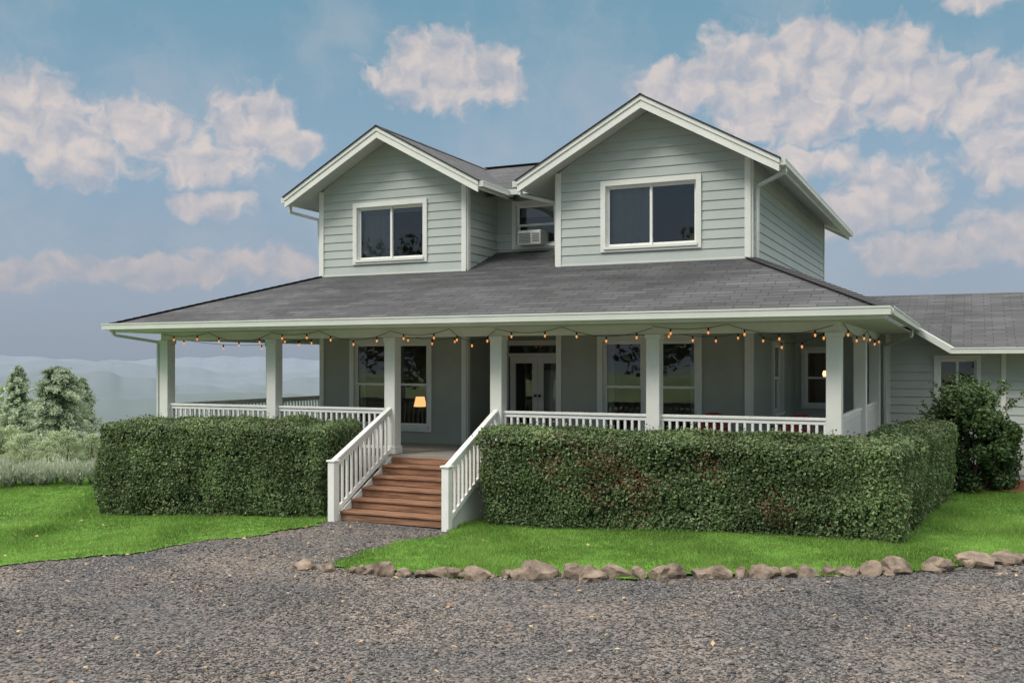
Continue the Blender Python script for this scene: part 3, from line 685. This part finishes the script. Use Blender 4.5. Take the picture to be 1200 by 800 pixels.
# wooded ridges across the valley, each one farther, with more haze mixed into its base colour
hills=empty('distant_hills')
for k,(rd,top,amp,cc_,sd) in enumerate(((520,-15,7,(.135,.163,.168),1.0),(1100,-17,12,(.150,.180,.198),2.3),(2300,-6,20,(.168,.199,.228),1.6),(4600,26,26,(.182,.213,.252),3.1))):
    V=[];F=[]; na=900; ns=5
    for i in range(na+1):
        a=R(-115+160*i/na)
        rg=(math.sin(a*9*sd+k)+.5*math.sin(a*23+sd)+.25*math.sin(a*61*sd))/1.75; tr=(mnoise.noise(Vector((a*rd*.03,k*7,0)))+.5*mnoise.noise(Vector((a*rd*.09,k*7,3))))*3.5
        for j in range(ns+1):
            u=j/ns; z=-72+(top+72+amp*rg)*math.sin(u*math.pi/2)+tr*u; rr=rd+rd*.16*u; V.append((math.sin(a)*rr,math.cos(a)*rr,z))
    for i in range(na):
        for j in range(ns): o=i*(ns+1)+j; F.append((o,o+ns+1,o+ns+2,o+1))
    np_mesh('ridge_%d'%(k+1),V,F,mat('haze_tinted_woodland_%d'%(k+1),cc_,1,.05,.02,spec=0),hills,smooth=True)
def gh(X,Y): return H(X,Y)+.012*np.sin(X*1.7+Y*.6)*np.sin(Y*1.3-X*.4)
grid('gravel_driveway',np.arange(-25,13.01,.25),np.arange(-37,-.2,.25),lambda X,Y:gh(X,Y)-.01,M_gravel)
grid('side_yard_path',np.arange(1.5,13.01,.5),np.arange(-.5,6.1,.5),lambda X,Y:H(X,Y)+.002,M_gravel)
def inpoly(poly):
    poly=np.array(poly)
    def f(x,y):
        c=np.zeros(len(x),bool); n=len(poly)
        for i in range(n):
            x1,y1=poly[i];x2,y2=poly[(i+1)%n]
            k=((y1>y)!=(y2>y))&(x<(x2-x1)*(y-y1)/(y2-y1+1e-12)+x1); c^=k
        return c
    return f
Lp=[(-9.96,-.6),(-9.98,-2.4),(-10.27,-3.57),(-10.8,-4.83),(-11.4,-5.89),(-12.06,-6.73),(-12.9,-7.5),(-15,-8.8),(-18,-10.4),(-22,-12),(-25,-13),(-25,-2),(-24,6),(-15.5,9),(-15.5,-.6)]
Rp=[(-7.6,-.6),(-7.67,-2.35),(-7.82,-3.2),(-7.9,-4.27),(-7.8,-5.1),(-7.4,-5.2),(-7,-5.1),(-5.6,-5.02),(-4.11,-4.75),(-2.67,-4.26),(-1.28,-3.6),(-.37,-2.8),(.51,-1.83),(1.5,-.6),(2.6,1.2),(4,3),(6,5.4),(-1.6,5.4),(-1.6,-.6)]
fl,fr_=inpoly(Lp),inpoly(Rp)
def wob(x,y): return .07*np.sin(x*5.1+y*3)+.05*np.sin(x*11-y*8)+.09*np.sin(x*1.9+y*2.3)
grid('lawn',np.arange(-25,-9.5,.08),np.arange(-13.2,9,.08),lambda X,Y:H(X,Y)+.012,M_lawn,lambda x,y:fl(x+wob(x,y),y+wob(y,x)))
grid('lawn.001',np.arange(-8.2,6.2,.07),np.arange(-5.5,5.6,.07),lambda X,Y:H(X,Y)+.012,M_lawn,lambda x,y:fr_(x+wob(x,y),y+wob(y,x)))
def blades(name,f,x0,x1,y0,y1,dens,hh,w,edge=None):
    n=int((x1-x0)*(y1-y0)*dens); x=rng.uniform(x0,x1,n); y=rng.uniform(y0,y1,n)
    jx=rng.normal(0,.05,n); jy=rng.normal(0,.05,n); k=f(x+wob(x,y)+jx,y+wob(y,x)+jy)
    if edge is not None: k&=edge(x,y)
    x=x[k];y=y[k];n=len(x)
    h=hh*rng.uniform(.5,1.3,n)*(1+.3*np.sin(x*2.1+y*1.3)); a=rng.uniform(0,6.28,n); lx=rng.normal(0,.4,n)*h; ly=rng.normal(0,.4,n)*h
    z=H(x,y)+.005; ca,sa=np.cos(a)*w,np.sin(a)*w
    V=np.stack([np.stack([x-ca,y-sa,z],1),np.stack([x+ca,y+sa,z],1),np.stack([x+lx,y+ly,z+h],1)],1).reshape(-1,3)
    r=np.clip(.5+rng.normal(0,.24,n)+.26*np.sin(x*1.3+np.sin(y*1.1)*2)*np.sin(y*1.7+.5*x)+.16*np.sin(x*4+y*3.1),0,1)
    return np_mesh(name,V,np.arange(n*3).reshape(n,3),M_grass,None,{'rnd':np.repeat(r,3)})
blades('grass',fl,-25,-9.6,-10,4,1100,.055,.007)
blades('grass.001',fr_,-8.1,3,-5.5,5.4,2300,.05,.005,edge=lambda x,y:~((x>-1.7)&(x<-.9)&(y>-.6)))
grid('mulch_bed',np.arange(-.9,3.2,.1),np.arange(5.2,7.31,.1),lambda X,Y:H(X,Y)+.05+.02*np.sin(X*9)*np.sin(Y*8),M_mulch)

# ---- gravel stones
def stones(name,x,y,sz,m,flat=.6):
    n=len(x); T=np.array([(1,0,0),(-1,0,0),(0,1,0),(0,-1,0),(0,0,1),(0,0,-1)],float); Fc_=np.array([(0,2,4),(2,1,4),(1,3,4),(3,0,4),(2,0,5),(1,2,5),(3,1,5),(0,3,5)])
    a=rng.uniform(0,6.28,n); sc3=rng.uniform(.55,1.2,(n,6,1))*sz[:,None,None]; V=T[None]*sc3
    tilt=rng.normal(0,.5,(n,1)); V[:,:,2]=V[:,:,2]*flat+V[:,:,0]*np.sin(tilt)*.5
    c,s=np.cos(a)[:,None],np.sin(a)[:,None]; X=V[:,:,0]*c-V[:,:,1]*s; Y=V[:,:,0]*s+V[:,:,1]*c
    V=np.stack([X+x[:,None],Y+y[:,None],V[:,:,2]+(gh(x,y)+sz*.15-.008)[:,None]],-1).reshape(-1,3)
    F=(Fc_[None]+np.arange(n)[:,None,None]*6).reshape(-1,3)
    r=np.clip(rng.beta(1.2,2.6,n),0,1); return np_mesh(name,V,F,m,None,{'rnd':np.repeat(r,6)})
n=250000; x=rng.uniform(-19,4,n); y=rng.uniform(-12.5,-.3,n)
k=~(fl(x+.1,y)|fr_(x-.02,y)); k&=~((x>-10.1)&(x<-7.6)&(y>-1.9)); dc=np.hypot(x,y+16); k&=(dc>5)&((x>-.9*(y+16)-6)); k&=rng.random(n)<np.clip(1.3-dc/22,.25,1)
k&=rng.random(n)<np.clip(.75+.5*np.sin(x*.9+y*1.7)*np.sin(y*1.1-x*.5),.25,1)
sz=rng.uniform(.008,.018,n)*(1+.9*(rng.random(n)<.09))
stones('gravel_stones',x[k],y[k],sz[k],M_stone)
n=1300; x=rng.uniform(-16,4,n); y=rng.uniform(-12,-1,n); k=~((x>-15.6)&(x<-.7)&(y>-2)); x=x[k];y=y[k]; kk=(~(fl(x,y)|fr_(x,y)))|(rng.random(len(x))<.15); x=x[kk];y=y[kk]
inl=(fl(x,y)|fr_(x,y)); P=np.stack([x,y,H(x,y)+.025+inl*.035],1); V,F=leaves(P,np.tile([0,0,1.],(len(P),1)),.030,.25,.65); np_mesh('fallen_leaves',V,F,M_dead,None,{'rnd':np.repeat(rng.random(len(P)),4)})
# ---- border rocks
M_rock=mat('basalt_rock',(.075,.057,.043),.9,.4,4,1.0,18,c2=(.24,.185,.14))
path=[(-8.0,-5.35),(-7,-5.15),(-5.6,-5.06),(-4.11,-4.8),(-2.67,-4.32),(-1.28,-3.66),(-.37,-2.86),(.51,-1.88),(1.5,-.66),(2.6,1.1)]
bm=bmesh.new(); random.seed(12)
for (a,b_) in zip(path[:-1],path[1:]):
    L=math.dist(a,b_); d=0
    while d<L:
        s=random.choice([.06,.09,.11,.12,.15,.10,.19]) ; t=d/L; x=a[0]+(b_[0]-a[0])*t+random.uniform(-.05,.05); y=a[1]+(b_[1]-a[1])*t+random.uniform(-.05,.05)
        r=bmesh.ops.create_icosphere(bm,subdivisions=3,radius=1); off=Vector((random.uniform(0,99),random.uniform(0,99),0)); ang=random.uniform(0,6.28)
        sx,sy,sz=s*random.uniform(.9,1.6),s*random.uniform(.8,1.1),s*random.uniform(.6,1.0)
        planes=[(Vector([random.gauss(0,1) for _ in range(3)]).normalized(),random.uniform(.55,.88)) for _ in range(13)]
        for v in r['verts']:
            p=v.co.copy()
            for (pn,pd) in planes:
                dd=p.dot(pn)-pd
                if dd>0: p-=pn*dd
            p*=1.2*(1+.14*mnoise.noise(p*2.2+off)+.06*mnoise.noise(p*6+off))
            q=Matrix.Rotation(ang,3,'Z')@Vector((p.x*sx,p.y*sy,p.z*sz))
            v.co=(q.x+x,q.y+y,q.z+Hf(x,y)+sz*.2)
        d+=s*random.uniform(1.4,2.7)
me=bpy.data.meshes.new('stone_border'); bm.to_mesh(me); bm.free(); obj('stone_border',me,None,[M_rock])

# ---------------------------------------------------------------- world
w=bpy.data.worlds.new('World'); sc.world=w; w.use_nodes=True; nt=w.node_tree; N=nt.nodes; L=nt.links; N.clear()
SUN_EL,SUN_AZ=48,-150
out=N.new('ShaderNodeOutputWorld')
sky=N.new('ShaderNodeTexSky'); sky.sky_type='NISHITA'; sky.sun_disc=False; sky.sun_elevation=R(SUN_EL); sky.sun_rotation=R(SUN_AZ); sky.dust_density=2
bg1=N.new('ShaderNodeBackground'); bg1.inputs[1].default_value=.10; L.new(sky.outputs[0],bg1.inputs[0])
def math_(op,a,b=None,c=None,clamp=False):
    n=N.new('ShaderNodeMath'); n.operation=op; n.use_clamp=clamp
    for i,v in enumerate((a,b,c)):
        if v is None: continue
        if isinstance(v,(int,float)): n.inputs[i].default_value=v
        else: L.new(v,n.inputs[i])
    return n.outputs[0]
def ss_(v,a,b):
    n=N.new('ShaderNodeMapRange'); n.interpolation_type='SMOOTHSTEP'; n.inputs[1].default_value=a; n.inputs[2].default_value=b; L.new(v,n.inputs[0]); return n.outputs[0]
def mixc(f,a,b):
    n=N.new('ShaderNodeMix'); n.data_type='RGBA'
    if isinstance(f,float): n.inputs[0].default_value=f
    else: L.new(f,n.inputs[0])
    for i,v in ((6,a),(7,b)):
        if isinstance(v,tuple): n.inputs[i].default_value=(*v,1)
        else: L.new(v,n.inputs[i])
    return n.outputs[2]
tc=N.new('ShaderNodeTexCoord'); sx=N.new('ShaderNodeSeparateXYZ'); L.new(tc.outputs['Generated'],sx.inputs[0])
az=math_('MULTIPLY',math_('ARCTAN2',sx.outputs[0],sx.outputs[1]),57.2958); el=math_('MULTIPLY',math_('ARCSINE',sx.outputs[2]),57.2958)
cb=N.new('ShaderNodeCombineXYZ'); L.new(az,cb.inputs[0]); L.new(el,cb.inputs[1]); p=cb.outputs[0]
def noise(v,scale,detail,rough=.55):
    n=N.new('ShaderNodeTexNoise'); n.inputs['Scale'].default_value=scale; n.inputs['Detail'].default_value=detail; n.inputs['Roughness'].default_value=rough; L.new(v,n.inputs['Vector']); return n
wn=noise(p,.55,3,.5)
v1=N.new('ShaderNodeVectorMath'); v1.operation='MULTIPLY_ADD'; L.new(wn.outputs['Color'],v1.inputs[0]); v1.inputs[1].default_value=(2.4,1.8,0); v1.inputs[2].default_value=(-1.2,-.9,0)
v2=N.new('ShaderNodeVectorMath'); v2.operation='ADD'; L.new(p,v2.inputs[0]); L.new(v1.outputs[0],v2.inputs[1]); pw=v2.outputs[0]
clouds=[(-29,15.9,4.9,1.9),(-29.6,17.2,2.9,2.0),(-26.6,16.1,2.8,1.7),(-51.5,12.7,4.5,2.6),(-48.8,11.4,3.0,2.4),(-45.8,12.6,3.6,1.6),(-39.8,13.2,3.0,2.3),(-42.6,11.0,3.6,1.7),(-37.6,12.1,2.0,1.1),(-42,8.7,3.0,1.0),
(-15.2,15.4,3.4,1.8),(-11.4,15.8,4.2,2.9),(-8.1,16.2,3.8,2.6),(-4.8,15.8,3.8,2.5),(-2.6,14.2,3.4,2.4),(.7,13.6,3.2,2.3),(-9,13.4,5,1.8),(-4.1,9.2,3.4,2.1),(-6.5,8.0,3,1.2),(1.6,10.6,2.8,1.9),(2,6.8,3.2,1.6),(-2.4,5.9,4.2,1.4),(-9,11,4,1.0),
(-46,4.9,9,1.0),(-53,4.7,6,1.1),(-39,5.6,5,1.1),(1,18.6,3.0,.9),(-20,5,7,.8),(8,14,5,3),(14,9,5,2.5),(-60,14,6,3),(-66,8,6,2)]
dmin=None
for (a,b_,rx,ry) in clouds:
    m=N.new('ShaderNodeVectorMath'); m.operation='MULTIPLY_ADD'; L.new(pw,m.inputs[0]); m.inputs[1].default_value=(1/rx,1/ry,0); m.inputs[2].default_value=(-a/rx,-b_/ry,0)
    l=N.new('ShaderNodeVectorMath'); l.operation='LENGTH'; L.new(m.outputs[0],l.inputs[0])
    dmin=l.outputs['Value'] if dmin is None else math_('MINIMUM',dmin,l.outputs['Value'])
fn=noise(pw,.9,6,.54)
sn=noise(pw,.6,5,.5)
fo=N.new('ShaderNodeVectorMath'); fo.operation='ADD'; L.new(pw,fo.inputs[0]); fo.inputs[1].default_value=(-.4,.7,0)
sn2=noise(fo.outputs[0],.6,5,.5)
tot=math_('ADD',math_('SUBTRACT',1.0,dmin),math_('MULTIPLY',math_('SUBTRACT',fn.outputs['Fac'],.5),1.15))
dens=math_('MULTIPLY',ss_(tot,-.06,.40),.86)
lit=math_('MULTIPLY_ADD',math_('SUBTRACT',sn.outputs['Fac'],sn2.outputs['Fac']),2.7,.54,clamp=True)
lowel=ss_(el,3.0,12.0)
lightc=mixc(lowel,(.53,.48,.50),(.79,.68,.62)); darkc=mixc(lowel,(.38,.41,.48),(.45,.465,.53))
cc=mixc(lit,darkc,lightc)
g=N.new('ShaderNodeValToRGB'); mr=N.new('ShaderNodeMapRange'); mr.inputs[1].default_value=-5; mr.inputs[2].default_value=40; L.new(el,mr.inputs[0]); L.new(mr.outputs[0],g.inputs[0])
e=g.color_ramp.elements; e[0].position=0; e[0].color=(.33,.38,.465,1); e[1].position=1; e[1].color=(.14,.31,.43,1)
for pos,c in ((.12,(.325,.38,.47)),(.2,(.32,.39,.49)),(.36,(.275,.41,.535)),(.55,(.18,.355,.465))):
    q=e.new(pos); q.color=(*c,1)
wisp=noise(pw,.12,5,.6); wf=math_('MULTIPLY',math_('MULTIPLY',ss_(wisp.outputs['Fac'],.42,.72),.55),ss_(el,1.5,7))
skyc=mixc(wf,g.outputs[0],(.44,.49,.56))
skyc=mixc(dens,skyc,cc)
hi=noise(tc.outputs['Generated'],3,5); hf=math_('MULTIPLY',ss_(el,24,42),math_('MULTIPLY_ADD',hi.outputs['Fac'],.6,.6),clamp=True)
skyc=mixc(hf,skyc,(2.85,2.77,2.65))  # bright high cloud above the view, added to light the scene
bg2=N.new('ShaderNodeBackground'); L.new(skyc,bg2.inputs[0]); bg2.inputs[1].default_value=1.0
ms=N.new('ShaderNodeMixShader'); ms.inputs[0].default_value=.88; L.new(bg1.outputs[0],ms.inputs[1]); L.new(bg2.outputs[0],ms.inputs[2]); L.new(ms.outputs[0],out.inputs[0])

sd=bpy.data.lights.new('sun','SUN'); sd.energy=2.0; sd.angle=R(16); sd.color=(1,.95,.87)
so=bpy.data.objects.new('sun',sd); col.objects.link(so)
dv=Vector((math.sin(R(SUN_AZ))*math.cos(R(SUN_EL)),math.cos(R(SUN_AZ))*math.cos(R(SUN_EL)),math.sin(R(SUN_EL))))
so.rotation_euler=dv.to_track_quat('Z','Y').to_euler(); so.location=(0,-10,30)

cam=bpy.data.cameras.new('camera'); co=bpy.data.objects.new('camera',cam); col.objects.link(co)
co.location=(0,-16,2.72); co.rotation_euler=(R(90),0,R(25)); cam.lens=34.65; cam.sensor_width=36; cam.shift_y=.0208; cam.clip_end=20000
sc.camera=co
sc.view_settings.view_transform='Standard'; sc.view_settings.look='None'; sc.view_settings.exposure=0
